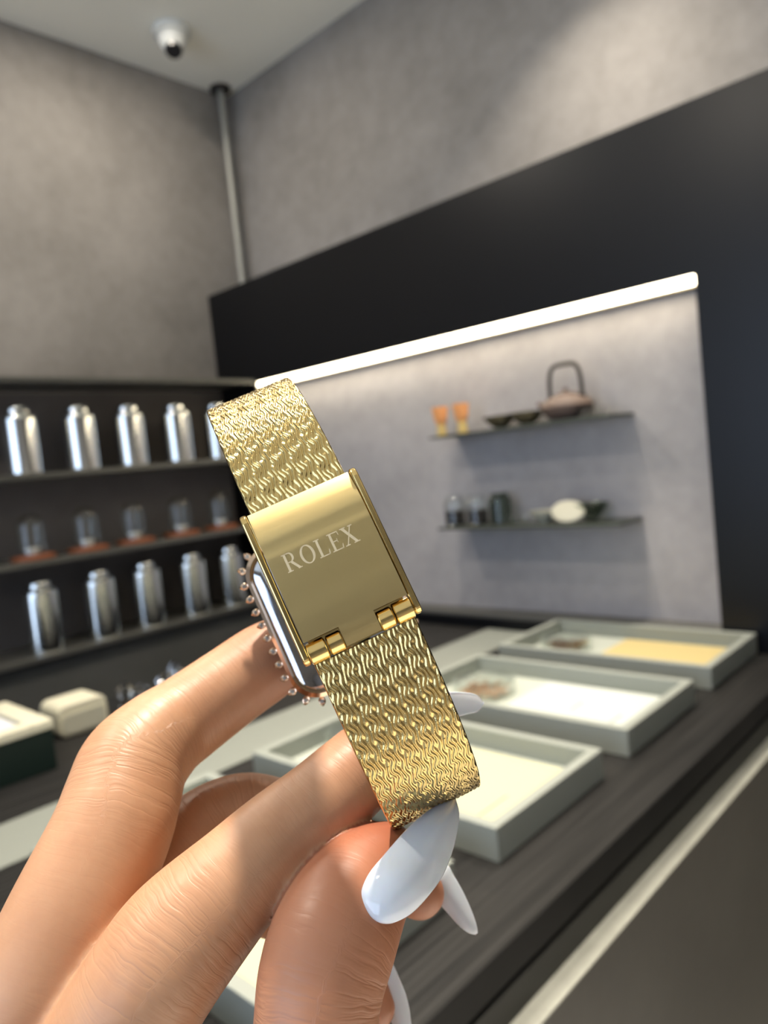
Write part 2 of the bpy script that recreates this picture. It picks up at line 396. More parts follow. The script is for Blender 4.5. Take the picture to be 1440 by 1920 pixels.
for (x, dy) in ((-.668, -.02), (-.645, -.012)):
    lb = 'small clear cut-glass cup beside the teapot, ' + ('nearest the pot' if x < -.66 else 'nearest the shelf end')
    tag(obj('glass_cup', la([(.008, 0), (.011, .010), (.013, .017), (.0115, .017), (.008, .003)], 14, c=(0, 0, 0)), M['solidglass'], None, False, loc=(x, Y1 + dy, ZT)), lb, 'glass cup', 'small glass cups beside the teapot')
def jar(x, mt_fill, lab, grp='glass jars on the lower niche shelf'):
    e = empty('glass_jar', (x, Y1, ZB), lab, 'jar', grp)
    bm = bmesh.new(); n = 32; prof = [(.0235, .001), (.0235, .052), (.018, .058), (.017, .064), (.0155, .064), (.0165, .058), (.0222, .051), (.0222, .002)]
    rings = [[bm.verts.new((r * math.cos(2 * PI * k / n), r * math.sin(2 * PI * k / n), z)) for k in range(n)] for r, z in prof]
    for a, b in zip(rings, rings[1:] + rings[:1]):
        for k in range(n): bm.faces.new((a[k], a[(k + 1) % n], b[(k + 1) % n], b[k]))
    obj('glass_wall', bm, M['glass'] if mt_fill else M['smoke'], e, True)
    if mt_fill: obj('black_filling', la([(.0215, .0005), (.0218, .030), (.010, .0305)], 28), mt_fill, e, True)
    return e
jar(-1.008 + .02 - .02, M['claydark'], 'glass jar with black filling at the left end of the lower niche shelf')
jar(-.948, M['claydark'], 'glass jar with black filling, second from the left on the lower niche shelf')
jar(-.888, None, 'empty smoked glass jar right of the two black-filled jars')
for (x, dy) in ((-.848, -.02), (-.822, -.015)):
    lb = 'small clear glass cup on the lower niche shelf, ' + ('left one of the pair' if x < -.84 else 'right one of the pair')
    tag(obj('glass_cup', la([(.008, 0), (.011, .010), (.012, .016), (.0105, .016), (.008, .003)], 14), M['glass'], None, False, loc=(x, Y1 + dy, ZB)), lb, 'glass cup', 'small glass cups on the lower niche shelf')
bowl('beige_bowl', (-.785, Y1, ZB), .030, .024, M['creamdull'], 'small beige bowl on the lower niche shelf', 'bowl')
bm = la([(.002, -.006), (.026, -.004), (.032, 0), (.030, .003), (.020, .0045), (.002, .005)], 40)
o = tag(obj('cream_dish', bm, M['cream'], None, True, loc=(-.722, Y1 - .018, ZB + .0225)), 'pale cream round dish leaning upright on the lower niche shelf', 'dish'); o.rotation_euler = (R(58), R(6), 0); o.scale = (1.1, .72, 1)
bowl('grey_bowl', (-.690, Y1 + .012, ZB), .034, .034, M['smoke'], 'dim grey-green bowl behind the cream dish', 'bowl')

# ------------------------------------------------------------------ counter
CT = Z(-.373); EX = -.33
Yn, Yf = -.75, YP - .01
ctop = tag(obj('countertop', bx(-1.30, EX, Yn, Yf, CT - .028, CT), M['timber'], bevel=.0012), 'black ribbed timber countertop carrying the trays', 'countertop')
obj('inlay_strip', bx(-.933, -.823, Yn, Yf - .001, CT + .00005, CT + .0012), M['strip'], ctop)['label'] = 'pale grey strip running along the countertop'
e = empty('counter', (-.8, .27, 0), 'counter under the black worktop with a brown-grey front and pale stone ledge', 'counter')
def cpart(nm, b, mt, bv=0): o_ = obj(nm, bx(*b), mt, e, bevel=bv, loc=(.8, -.27, 0)); return o_
cpart('body', (-1.27, -.348, Yn + .02, Yf, 0, CT - .0285), M['blackface'])
cpart('front_panel', (EX + .001, EX + .018, Yn, Yf, 0, Z(-.433)), M['front'], .0008)
cpart('ledge', (EX - .017, EX + .019, Yn, Yf, Z(-.4329), Z(-.4315)), M['ledge'], .0005)
cpart('edge_strip', (EX - .017, EX + .0005, Yn + .001, Yf, Z(-.4314), CT - .032), M['blackface'])

TX0, TX1, TW, TH = -.765, -.399, .207, .033
def tray(y, lab):
    e = empty('display_tray', (0, y, CT), lab, 'tray', 'grey display trays on the counter')
    bm = bmesh.new(); w_ = .012
    box(bm, TX0, TX1, 0, w_, 0, TH); box(bm, TX0, TX1, TW - w_, TW, 0, TH)
    box(bm, TX0, TX0 + w_, w_, TW - w_, 0, TH); box(bm, TX1 - w_, TX1, w_, TW - w_, 0, TH)
    obj('rim', bm, M['tray'], e, bevel=.0008)
    obj('bottom_panel', bx(TX0 + w_, TX1 - w_, w_, TW - w_, .001, .008), M['traybed'], e)
    return e
ty = {'A': 1.065, 'B': .794, 'C': .5245, 'D': .255, 'E': -.015}
tl = {'A': 'grey-green display tray farthest along the counter, holding a tan card', 'B': 'grey-green display tray with a white card, second from the far wall', 'C': 'grey-green display tray with a yellow card just behind the watch',
      'D': 'grey-green display tray glimpsed between the index finger and the thumb', 'E': 'grey-green display tray nearest the viewer, hidden under the hand'}
tA = tray(ty['A'], tl['A'])
for k in 'BCDE': dup(tA, (0, ty[k], CT), tl[k])
cards = {'A': ('cardt', 'tan paper card'), 'B': ('cardw', 'white printed card'), 'C': ('cardy', 'pale yellow printed card'), 'D': ('cardy', 'pale yellow printed card')}
for k, (mt, nm) in cards.items():
    where = {'A': 'in the farthest tray', 'B': 'in the second tray from the far wall', 'C': 'in the tray behind the watch', 'D': 'in the tray seen between index finger and thumb'}[k]
    x0 = -.612 if k in 'AB' else -.66
    e = empty('paper_card', ((x0 - .424) / 2, ty[k] + TW / 2, CT + .0081), nm + ' lying ' + where, 'card', 'paper cards in the trays')
    hx = (-.424 - x0) / 2; hy = .079
    obj('sheet', bx(-hx, hx, -hy, hy, 0, .0035), M[mt], e, bevel=.0008)
    if k != 'A':
        for (px, y0, n_) in ((hx - .029, -.06, 9), (-.003, -.02, 6), (hx - .011, .028, 4)):
            bm = bmesh.new()
            for j in range(n_ * 2):   # one line of tiny print joined by a hairline
                box(bm, px - .0012, px + .0012 - .0007 * (j % 3), y0 + j * .003, y0 + .0022 + j * .003, .0035, .0037)
            box(bm, px - .0002, px + .0002, y0, y0 + n_ * .006, .0035, .00365)
            obj('printed_line', bm, M['ink'], e)
def petri(x, y, r, mt, where, whattea):
    e = empty('glass_dish', (x, y, CT + .0081), 'round lidded glass dish ' + where, 'glass dish', 'glass dishes in the trays')
    bm = bmesh.new(); n = 48; prof = [(r, .0), (r, .016), (r - .0018, .016), (r - .0018, .0018), (.0005, .0018), (.0005, 0)]
    rings = [[bm.verts.new((q * math.cos(2 * PI * k / n), q * math.sin(2 * PI * k / n), z)) for k in range(n)] for q, z in prof]
    for a, b in zip(rings, rings[1:] + rings[:1]):
        for k in range(n): bm.faces.new((a[k], a[(k + 1) % n], b[(k + 1) % n], b[k]))
    obj('bowl', bm, M['glass'], e, True)
    bm = bmesh.new(); prof = [(r + .003, .012), (r + .003, .022), (.0005, .024), (.0005, .0226), (r + .0012, .0206), (r + .0012, .012)]
    rings = [[bm.verts.new((q * math.cos(2 * PI * k / n), q * math.sin(2 * PI * k / n), z)) for k in range(n)] for q, z in prof]
    for a, b in zip(rings, rings[1:] + rings[:1]):
        for k in range(n): bm.faces.new((a[k], a[(k + 1) % n], b[(k + 1) % n], b[k]))
    obj('lid', bm, M['glass'], e, True)
    bm = bmesh.new(); rr = random.Random(int(y * 1000))
    for k in range(150):
        a = rr.uniform(0, 2 * PI); q = (r - .007) * math.sqrt(rr.random()); px, py = q * math.cos(a), q * math.sin(a); pz = .0035 + rr.random() * .007; b = rr.uniform(0, PI); L = rr.uniform(.003, .006)
        dx, dy = L * math.cos(b), L * math.sin(b)
        if math.hypot(px, py) + L > r - .003: continue
        tube(bm, [(px - dx, py - dy, pz), (px, py, pz + .0012), (px + dx, py + dy, pz)], [.0007, .0014, .0006], 5)
    o = obj('tea_leaves', bm, mt, None); o.location = (x, y, CT + .0082); tag(o, whattea, 'tea leaves', kind='stuff')
petri(-.688, 1.165, .043, M['tealeaf'], 'with dark brown leaves in the farthest tray', 'loose dark brown tea leaves in the farthest glass dish')
petri(-.677, .895, .046, M['teagold'], 'with pinkish gold leaves beside the white card', 'loose pinkish gold tea leaves in the second glass dish')
petri(-.700, .645, .040, M['satin'], 'mostly hidden behind the index finger and watch', 'pale white buds in the glass dish behind the watch')
tag(obj('glass_cube', bx(-.008, .008, -.006, .006, 0, .009), M['glass'], None, bevel=.001, loc=(-.388, 1.215, CT)), 'tiny clear glass block on the counter right of the farthest tray', 'glass block')
# boxes on the left of the counter
e = empty('green_watch_box', (-1.135, .33, CT), 'dark green box with a cream padded open top at the left edge of the counter', 'box')
obj('base', bx(-.085, .085, -.10, .07, 0, .058), M['greenbox'], e, bevel=.002)
bm = bmesh.new(); q = .028
box(bm, -.086, .086, -.101, -.101 + q, .058, .070); box(bm, -.086, .086, .071 - q, .071, .058, .070)
box(bm, -.086, -.086 + q, -.101 + q, .071 - q, .058, .070); box(bm, .086 - q, .086, -.101 + q, .071 - q, .058, .070)
obj('cream_rim', bm, M['cream'], e, bevel=.001)
obj('cushion', bx(-.056, .056, -.07, .04, .058, .066), M['satin'], e, bevel=.004, seg=4)
e = empty('cream_box', (-1.196, .492, CT), 'rounded cream box with a paler lid on the counter between green box and crystal', 'box')
def rbox(hx, hy, z0, z1, r, n=8):
    bm = bmesh.new(); ring = []
    # rounded in the plane that faces the aisle (y,z)
    cyz = [(hy - r, z1 - r, 0), (-hy + r, z1 - r, 90), (-hy + r, z0 + r, 180), (hy - r, z0 + r, 270)]
    pts = [(c[0] + r * math.cos(R(c[2] + 90 * k / n)), c[1] + r * math.sin(R(c[2] + 90 * k / n))) for c in cyz for k in range(n + 1)]
    A = [bm.verts.new((-hx, p[0], p[1])) for p in pts]; B = [bm.verts.new((hx, p[0], p[1])) for p in pts]
    N = len(pts)
    for k in range(N): bm.faces.new((A[k], A[(k + 1) % N], B[(k + 1) % N], B[k]))
    bm.faces.new(A[::-1]); bm.faces.new(B); return bm
obj('body', rbox(.034, .040, 0, .052, .014), M['cream'], e, True, bevel=.003, seg=3)
obj('front_pad', rbox(.0012, .034, .006, .036, .010), M['creamdull'], e, True).location = (.0345, 0, 0)
k = 0
for (x, y, r, hh) in ((-1.205, .585, .013, .050), (-1.215, .622, .011, .034), (-1.212, .660, .013, .040), (-1.235, .700, .014, .050), (-1.20, .735, .012, .038)):
    nm = ['tall faceted crystal piece beside the cream box', 'low faceted crystal piece second from the cream box', 'faceted crystal piece in the middle of the crystal group', 'tall faceted crystal piece half behind the middle finger', 'faceted crystal piece farthest behind the middle finger'][k]; k += 1
    bm = la([(r * .8, 0), (r, hh * .15), (r * .75, hh * .4), (r * 1.05, hh * .72), (r * .5, hh * .95), (r * .1, hh)], 7)
    tag(obj('crystal_ornament', bm, M['solidglass'], None, loc=(x, y, CT)), nm, 'crystal', 'crystal ornaments on the counter')

# ------------------------------------------------------------------ hand-held things: camera-space layout in millimetres
CZ = fwd
def P(x, y, d): return np.array([(x - 720) / F * d, (y - 960) / F * d, d], float)
def W(v): v = np.asarray(v, float); return CAM + (v[..., 0:1] * CX - v[..., 1:2] * CU + v[..., 2:3] * CZ) / 1000.0
WATCH_PLACE = P(622, 1065, 110)
th = R(8)
wb = np.array([.43 * math.cos(th), .903 * math.cos(th), -math.sin(th)]); wc = np.cross(np.array([.903, -.43, 0]), wb)
wc = wc - .14 * np.array([.903, -.43, 0]); wc /= np.linalg.norm(wc); wb = wb - wb.dot(wc) * wc; wb /= np.linalg.norm(wb); wa = np.cross(wb, wc)
def wdir(v): return v[0] * CX - v[1] * CU + v[2] * CZ
A_, B_, C_ = wdir(wa), wdir(wb), wdir(wc)
# watch frame: x = across the band, y = up along the band, z = out of the clasp towards the viewer (right handed)
wm = Matrix.Identity(4); o3 = W(WATCH_PLACE)
for i in range(3): wm[i][0] = A_[i]; wm[i][1] = -B_[i]; wm[i][2] = -C_[i]; wm[i][3] = o3[i]
watch = bpy.data.objects.new('wristwatch', None); C.objects.link(watch); watch.empty_display_size = .01; watch.matrix_world = wm
tag(watch, 'gold wristwatch with a woven band and engraved clasp held up in the hand', 'watch')
def wp(a, b, c): return (a / 1000, -b / 1000, -c / 1000)     # b down the band, c away from the viewer (mm)
def wobj(name, bm, mt, parent=watch, smooth=True, **kw):
    for v_ in bm.verts: v_.co = Vector(wp(*v_.co))
    o = obj(name, bm, mt, None, smooth, **kw); o.parent = parent; return o

def catmull(pts, n):
    pts = np.asarray(pts, float); q = np.vstack([2 * pts[0] - pts[1], pts, 2 * pts[-1] - pts[-2]]); out = []
    for i in range(1, len(q) - 2):
        for s in np.linspace(0, 1, n, endpoint=False):
            p0, p1, p2, p3 = q[i - 1], q[i], q[i + 1], q[i + 2]
            out.append(.5 * ((2 * p1) + (-p0 + p2) * s + (2 * p0 - 5 * p1 + 4 * p2 - p3) * s * s + (-p0 + 3 * p1 - 3 * p2 + p3) * s ** 3))
    out.append(q[-2]); return np.array(out)
LU, LV = 3.05, 3.15
def weave(u, v):
    D = .21 * np.sin(2 * PI * u / LU) * np.cos(2 * PI * v / LV) - .19 * np.sin(2 * PI * v / LV + .6)
    ph = 4 * (u - D) / LU
    hgt = 1 - np.abs(np.sin(PI * ph)) ** 3
    def g(u0, v0, su, sv_): return np.exp(-((((u - u0 + LU / 2) % LU) - LU / 2) ** 2 / su + (((v - v0 + LV / 2) % LV) - LV / 2) ** 2 / sv_))
    lens = g(0, 0, .045, .22) + g(LU / 2, LV / 2, .045, .22)
    dots = g(.05, .95, .018, .02) + g(LU / 2 + .05, LV / 2 + .95, .018, .02)
    return .19 * hgt - .19 * lens + .055 * dots
def band(name, ctrl, hw0, hw1, u_cut, label=None):
    path = catmull(ctrl, 60); seg = np.linalg.norm(np.diff(path, axis=0), axis=1); s = np.concatenate([[0], np.cumsum(seg)]); L = s[-1]
    sv = list(np.arange(0, u_cut, .085)) + list(np.arange(u_cut, L, .8)) + [L]; sv = np.array(sv)
    pb = np.interp(sv, s, path[:, 0]); pc = np.interp(sv, s, path[:, 1])
    tb = np.gradient(pb, sv); tc = np.gradient(pc, sv); ln_ = np.hypot(tb, tc); tb /= ln_; tc /= ln_
    sgn = 1 if ctrl[-1][0] * 1 > 0 or ctrl[2][0] > 0 else -1
    nb, nc = (tc, -tb) if ctrl[2][0] > 0 else (-tc, tb)          # outward normal (away from loop centre)
    nu = 190; uu = np.linspace(-1, 1, nu); hw = np.interp(sv, [0, L * .5], [hw0, hw1])
    U = uu[None, :] * hw[:, None]; V = np.repeat(sv[:, None], nu, 1)
    H = weave(U, V) * np.clip((u_cut - V) / 2, 0, 1)
    H += rng.normal(0, .006, H.shape)
    edge = np.clip((hw[:, None] - np.abs(U)) / .25, 0, 1); H = H * edge - .18 * (1 - edge) ** 2
    B = pb[:, None] + nb[:, None] * H; Cc = pc[:, None] + nc[:, None] * H
    outer = np.stack([U, B, Cc], -1).reshape(-1, 3)
    T = .95
    inner_u = np.array([-1, 1.0]); nv = len(sv)
    inn = np.stack([inner_u[None, :] * hw[:, None], np.repeat((pb - nb * T)[:, None], 2, 1), np.repeat((pc - nc * T)[:, None], 2, 1)], -1).reshape(-1, 3)
    co = np.vstack([outer, inn]); co = np.stack([co[:, 0], -co[:, 1], -co[:, 2]], -1) / 1000
    i, j = np.meshgrid(np.arange(nv - 1), np.arange(nu - 1), indexing='ij'); k0 = (i * nu + j).ravel()
    q1 = np.stack([k0, k0 + 1, k0 + nu + 1, k0 + nu], -1)
    o_ = nv * nu; ii = np.arange(nv - 1)
    q2 = np.stack([o_ + ii * 2, o_ + ii * 2 + 2, o_ + ii * 2 + 3, o_ + ii * 2 + 1], -1)
    qL = np.stack([ii * nu, ii * nu + nu, o_ + ii * 2 + 2, o_ + ii * 2], -1)
    qR = np.stack([ii * nu + nu - 1, o_ + ii * 2 + 1, o_ + ii * 2 + 3, ii * nu + 2 * nu - 1], -1)
    q_ = np.vstack([q1, q2, qL, qR])
    if ctrl[2][0] < 0: q_ = q_[:, ::-1]
    me = bpy.data.meshes.new(name); me.vertices.add(len(co)); me.vertices.foreach_set('co', co.astype(np.float32).ravel())
    me.loops.add(q_.size); me.loops.foreach_set('vertex_index', q_.astype(np.int32).ravel()); me.polygons.add(len(q_))
    me.polygons.foreach_set('loop_start', np.arange(0, q_.size, 4, dtype=np.int32)); me.update(calc_edges=True)
    me.polygons.foreach_set('use_smooth', np.ones(len(q_), bool))
    if qL is not None:
        pass
    me.validate()
    o = link_mesh(name, me, M['goldband'], watch); 
    return o
low = [(11.8, -.6), (20, .2), (29, 3.0), (35.5, 7.5), (39.5, 13), (41.2, 19), (39.5, 26), (34, 32), (25, 36.5), (19.5, 38)]
upp = [(-10.5, -.6), (-19, 1.2), (-27, 5.0), (-32.5, 10), (-35.6, 16), (-36, 21.5), (-33.5, 28), (-28, 33), (-20, 36.5), (-12.5, 38)]
band('woven_band', low, 8.1, 7.9, 40); band('woven_band', upp, 7.75, 7.6, 42)

# clasp cover
def cov_c(b):
    c = -2.9
    if b < -5.5: c += 2.3 * ((-5.5 - b) / 6.5) ** 2.0
    if -7.2 < b < -4.6: c += .10 * math.sin((b + 7.2) / 2.6 * PI)
    if b > 5: c += .55 * ((b - 5) / 6) ** 2
    return c
bs = list(np.arange(-12.2, 11.3, .3)); as_ = sorted(set([-8.15, -2.75, 2.75, 8.15] + list(np.linspace(-8.15, 8.15, 28))))
bm = bmesh.new(); gt = {}; gb = {}
NOT = 8.3
def keep(a0, a1, b0):
    am = (a0 + a1) / 2; return not (b0 >= NOT and abs(am) > 2.75)
bs = sorted(set([round(x, 3) for x in bs if abs(x - NOT) > .1] + [NOT, 11.3]))
for ia in range(len(as_) - 1):
    for ib in range(len(bs) - 1):
        if not keep(as_[ia], as_[ia + 1], bs[ib]): continue
        for (p, q_) in ((ia, ib), (ia + 1, ib), (ia + 1, ib + 1), (ia, ib + 1)):
            if (p, q_) not in gt:
                gt[p, q_] = bm.verts.new((as_[p], bs[q_], cov_c(bs[q_]))); gb[p, q_] = bm.verts.new((as_[p], bs[q_], cov_c(bs[q_]) + .75))
        bm.faces.new([gt[p] for p in ((ia, ib), (ia + 1, ib), (ia + 1, ib + 1), (ia, ib + 1))])
        bm.faces.new([gb[p] for p in ((ia, ib + 1), (ia + 1, ib + 1), (ia + 1, ib), (ia, ib))])
# side walls
edges = [e_ for e_ in bm.edges if len(e_.link_faces) == 1]
inv_t = {v: k for k, v in gt.items()}
for e_ in edges:
    if e_.verts[0] in inv_t and e_.verts[1] in inv_t:
        k0, k1 = inv_t[e_.verts[0]], inv_t[e_.verts[1]]
        try: bm.faces.new((gt[k0], gt[k1], gb[k1], gb[k0]))
        except ValueError: pass
cover = wobj('clasp_cover', bm, M['goldbrush'])
# engraved word
def letters():
    P_ = []
    def rect(x0, y0, x1, y1): P_.append([(x0, y0), (x1, y0), (x1, y1), (x0, y1)])
    def quad(*p): P_.append(list(p))
    def ring(cx, cyy, rx, ry, ix, iy, a0=0, a1=360, n=28):
        for k in range(n):
            t0, t1 = R(a0 + (a1 - a0) * k / n), R(a0 + (a1 - a0) * (k + 1) / n)
            quad((cx + rx * math.cos(t0), cyy + ry * math.sin(t0)), (cx + rx * math.cos(t1), cyy + ry * math.sin(t1)), (cx + ix * math.cos(t1), cyy + iy * math.sin(t1)), (cx + ix * math.cos(t0), cyy + iy * math.sin(t0)))
    sf, st = .055, .14
    # R
    x = 0; rect(x, 0, x + .34, sf); rect(x, 1 - sf, x + .30, 1); rect(x + .09, sf, x + .09 + st, 1 - sf)
    rect(x + .2, 1 - sf, x + .40, 1); rect(x + .2, .47, x + .40, .47 + sf); ring(x + .39, .735, .27, .265, .14, .21, -90, 90, 14)
    quad((x + .34, .48), (x + .50, .50), (x + .82, sf), (x + .66, sf)); rect(x + .66, 0, x + .90, sf)
    # O
    x = 1.0; ring(x + .43, .5, .43, .515, .28, .455)
    # L
    x = 2.0; rect(x, 0, x + .66, sf); rect(x, 1 - sf, x + .34, 1); rect(x + .10, sf, x + .10 + st, 1 - sf); quad((x + .58, 0), (x + .66, 0), (x + .70, .28), (x + .66, .28)); 
    # E
    x = 2.82; rect(x, 0, x + .68, sf); rect(x, 1 - sf, x + .66, 1); rect(x + .10, sf, x + .10 + st, 1 - sf); rect(x + .2, .49, x + .50, .49 + sf)
    quad((x + .60, 0), (x + .68, 0), (x + .73, .26), (x + .69, .26)); quad((x + .60, 1), (x + .66, 1), (x + .68, .76), (x + .645, .76)); rect(x + .47, .40, x + .50, .63)
    # X
    x = 3.62; quad((x + .10, 1 - sf), (x + .28, 1 - sf), (x + .80, sf), (x + .62, sf)); quad((x + .62, 1 - sf), (x + .69, 1 - sf), (x + .19, sf), (x + .12, sf))
    rect(x + .02, 1 - sf, x + .37, 1); rect(x + .53, 1 - sf, x + .80, 1); rect(x + .0, 0, x + .28, sf); rect(x + .53, 0, x + .90, sf)
    return P_, 4.52
polys, TWd = letters(); H_ = 2.75; sc = 11.4 / TWd
bm = bmesh.new()
for p in polys:
    # subdivide long quads so that they follow the cover
    vs = []
    for (x, y) in p:
        a = (x - TWd / 2) * sc - .35; b = -3.0 + (0.5 - y) * H_
        vs.append((a, b))
    top = [bm.verts.new((a, b, cov_c(b) - .022)) for a, b in vs]; bot = [bm.verts.new((a, b, cov_c(b) + .05)) for a, b in vs]
    n = len(vs); bm.faces.new(top); bm.faces.new(bot[::-1])
    for k in range(n): bm.faces.new((top[k], bot[k], bot[(k + 1) % n], top[(k + 1) % n]))
o = wobj('engraved_word', bm, M['engrave'], parent=cover, smooth=False); o['label'] = 'pale engraved word ROLEX'

# side plates
def plate(a0, a1):
    bm = bmesh.new(); pts = []
    for k in range(13): t_ = R(180 + 180 * k / 12); pts.append((-12.6 + 1.5 * math.sin(t_) , -.9 - 1.7 * math.cos(t_)))
    pts2 = [(-10.9 - 1.5 * math.sin(PI * k / 12), -.6 + 1.7 * math.cos(PI * k / 12)) for k in range(13)]      # top rounded end
    pts3 = [(10.2 + 1.3 * math.sin(PI * k / 12), -.8 - 1.3 * math.cos(PI * k / 12)) for k in range(13)]         # bottom rounded end
    ring = pts2 + pts3
    A = [bm.verts.new((a0, b, c)) for b, c in ring]; B = [bm.verts.new((a1, b, c)) for b, c in ring]; n = len(ring)
    for k in range(n): bm.faces.new((A[k], A[(k + 1) % n], B[(k + 1) % n], B[k]))
    bm.faces.new(A[::-1]); bm.faces.new(B); return bm
wobj('side_plate', plate(-9.35, -8.3), M['gold'], smooth=False, bevel=.0003, seg=3); wobj('side_plate', plate(8.3, 9.35), M['gold'], smooth=False, bevel=.0003, seg=3)
for s in (-1, 1):
    for (a0, a1, r) in ((5.35, 8.2, 1.62), (2.85, 5.15, 1.5)):
        x0, x1 = (a0, a1) if s > 0 else (-a1, -a0)
        bm = la([(r * .85, x0), (r, x0 + .18), (r, x1 - .18), (r * .85, x1)], 36, (0, 0, 0), 0)
        # local: lathe axis 0 puts (z, r cos, r sin)
        for v_ in bm.verts: v_.co = Vector((v_.co.x, v_.co.y + 10.15, v_.co.z - 1.35))
        wobj('hinge_barrel', bm, M['gold'])
# inner spring blade under the cover closing the loop
wobj('inner_blade', bx(-7.6, 7.6, -11.5, 11.5, -.5, .1), M['gold'], smooth=False)

# case on the far side of the loop
def rrect(hx, hy, r, n=10, cx=0, cyy=2.5):
    out = []
    for (sx_, sy_, a0) in ((1, 1, 0), (-1, 1, 90), (-1, -1, 180), (1, -1, 270)):
        for k in range(n + 1):
            t_ = R(a0 + 90 * k / n); out.append((CA + cx + sx_ * (hx - r) + r * math.cos(t_), cyy + sy_ * (hy - r) + r * math.sin(t_)))
    return out
def stack(levels, cap=True):
    bm = bmesh.new(); rings = [[bm.verts.new((x, y, c)) for x, y in rrect(hx, hy, r)] for hx, hy, r, c in levels]; n = len(rings[0])
    for a, b in zip(rings, rings[1:]):
        for k in range(n): bm.faces.new((a[k], a[(k + 1) % n], b[(k + 1) % n], b[k]))
    bm.faces.new(rings[0][::-1]); bm.faces.new(rings[-1]); return bm
CH = 15.6; CWd = 12.9; CA = -1.7
wobj('case_back', stack([(CWd - 2.6, CH - 2.6, 4, 34.6), (CWd - 1.6, CH - 1.6, 4.6, 35.0), (CWd - .9, CH - .9, 5, 36.6)]), M['steel'])
bez = wobj('bezel', stack([(CWd - .95, CH - .95, 5, 36.3), (CWd - .7, CH - .7, 5.2, 36.1), (CWd, CH, 5.5, 36.8), (CWd, CH, 5.5, 40.5), (CWd - 1.5, CH - 1.5, 4.5, 42)]), M['rosegold'])
wobj('crystal', stack([(CWd - 1.6, CH - 1.6, 4.4, 42.01), (CWd - 2.2, CH - 2.2, 4, 42.8)]), M['lens'])
# stones in claws round the bezel
ring = rrect(CWd + .1, CH + .1, 5.5, 12); ring.append(ring[0]); rg = np.array(ring); sl = np.concatenate([[0], np.cumsum(np.linalg.norm(np.diff(rg, axis=0), axis=1))])
NS = 38; gem0 = None
for k in range(NS):
    s = sl[-1] * k / NS; x = np.interp(s, sl, rg[:, 0]); y = np.interp(s, sl, rg[:, 1]); x2 = np.interp(min(s + .2, sl[-1]), sl, rg[:, 0]); y2 = np.interp(min(s + .2, sl[-1]), sl, rg[:, 1])
    ang = math.atan2(y2 - y, x2 - x)                      # tangent in (a,b); outward = (dy,-dx)
    mloc = Matrix.Translation(Vector(wp(x, y, 38.4))) @ Matrix.Rotation(-ang, 4, 'Z') @ Matrix.Scale(.74, 4)
    if gem0 is None:
        bm = bmesh.new(); lp = [(.75 * math.cos(q), 0.95 + .95 * math.sin(q), 0) for q in np.linspace(0, 2 * PI, 15)]
        tube(bm, [(a_ / 1000, b_ / 1000, c_ / 1000) for a_, b_, c_ in lp], .00022, 6)
        lathe(bm, [(.0001, -.0001), (.00042, .0002), (.00045, .0005), (.0002, .0009)], 10, (.0, .0019, -.0003))
        gem0 = obj('claw_setting', bm, M['rosegold'], watch, True)
        st_ = obj('stone', la([(.0001, -.0007), (.0008, 0), (.0008, .0001), (.0005, .0004)], 8, (0, .0010, .0)), M['gem'], gem0)
        gem0.matrix_local = mloc; continue
    g1 = gem0.copy(); C.objects.link(g1); g1.parent = watch; g1.matrix_local = mloc
    s1 = st_.copy(); C.objects.link(s1); s1.parent = g1

# ------------------------------------------------------------------ hand as one implicit surface
def chain(nodes, n=7):
    a = np.array([[*P(x, y, d), r * d / F] for x, y, d, r in nodes]); return catmull(a, n)
FING = {
 'index': chain([(120, 2090, 105, 128), (198, 1972, 106, 126), (278, 1845, 108, 124), (340, 1758, 111, 120), (452, 1640, 116, 98), (520, 1575, 120, 90), (597, 1511, 124, 83), (650, 1465, 127, 80), (700, 1420, 130, 74), (742, 1385, 132, 60)]),
 'middle': chain([(20, 2080, 112, 132), (52, 1920, 113, 130), (128, 1735, 118, 122), (206, 1568, 126, 112), (232, 1490, 131, 106), (252, 1434, 135, 100), (300, 1382, 140, 88), (345, 1350, 144, 82), (435, 1285, 150, 76), (500, 1240, 154, 73), (548, 1212, 156, 62)]),
 'ring': chain([(60, 2100, 126, 110), (200, 1800, 134, 95), (330, 1610, 142, 84), (430, 1532, 147, 74), (520, 1530, 149, 66), (660, 1590, 148, 60), (730, 1640, 146, 56), (786, 1672, 145, 48)]),
 'pinky': chain([(120, 2150, 140, 90), (300, 1850, 148, 70), (430, 1715, 152, 50), (520, 1710, 154, 48), (620, 1770, 152, 50), (668, 1830, 150, 50), (700, 1885, 149, 42)], 6),
 'thumb': chain([(540, 2500, 112, 170), (570, 2300, 106, 150), (584, 2120, 103, 130), (590, 1980, 103, 119), (594, 1900, 104, 117), (604, 1830, 106, 120), (625, 1760, 109, 120), (655, 1695, 113, 108), (690, 1645, 117, 90), (722, 1610, 120, 66)]),
}
PALM = [chain([(120, 2090, 107, 128), (200, 2350, 112, 160), (300, 2700, 118, 190), (330, 3000, 122, 200)], 4),
        chain([(20, 2080, 114, 132), (120, 2350, 118, 150), (260, 2700, 120, 180), (300, 3000, 124, 190)], 4),
        chain([(60, 2100, 128, 110), (160, 2400, 128, 140), (280, 2750, 126, 170)], 4),
        chain([(120, 2150, 140, 90), (220, 2450, 136, 130), (300, 2800, 130, 160)], 4),
        chain([(540, 2500, 114, 170), (430, 2750, 118, 180), (340, 3000, 122, 200)], 4),
        chain([(330, 3000, 122, 200), (350, 3500, 128, 190), (380, 4000, 134, 200)], 4)]
G = .62; lo = np.array([-112., 18., 86.]); hi = np.array([22., 262., 172.])
dims = np.ceil((hi - lo) / G).astype(int)
gx, gy, gz = [lo[i] + G * np.arange(dims[i]) for i in range(3)]
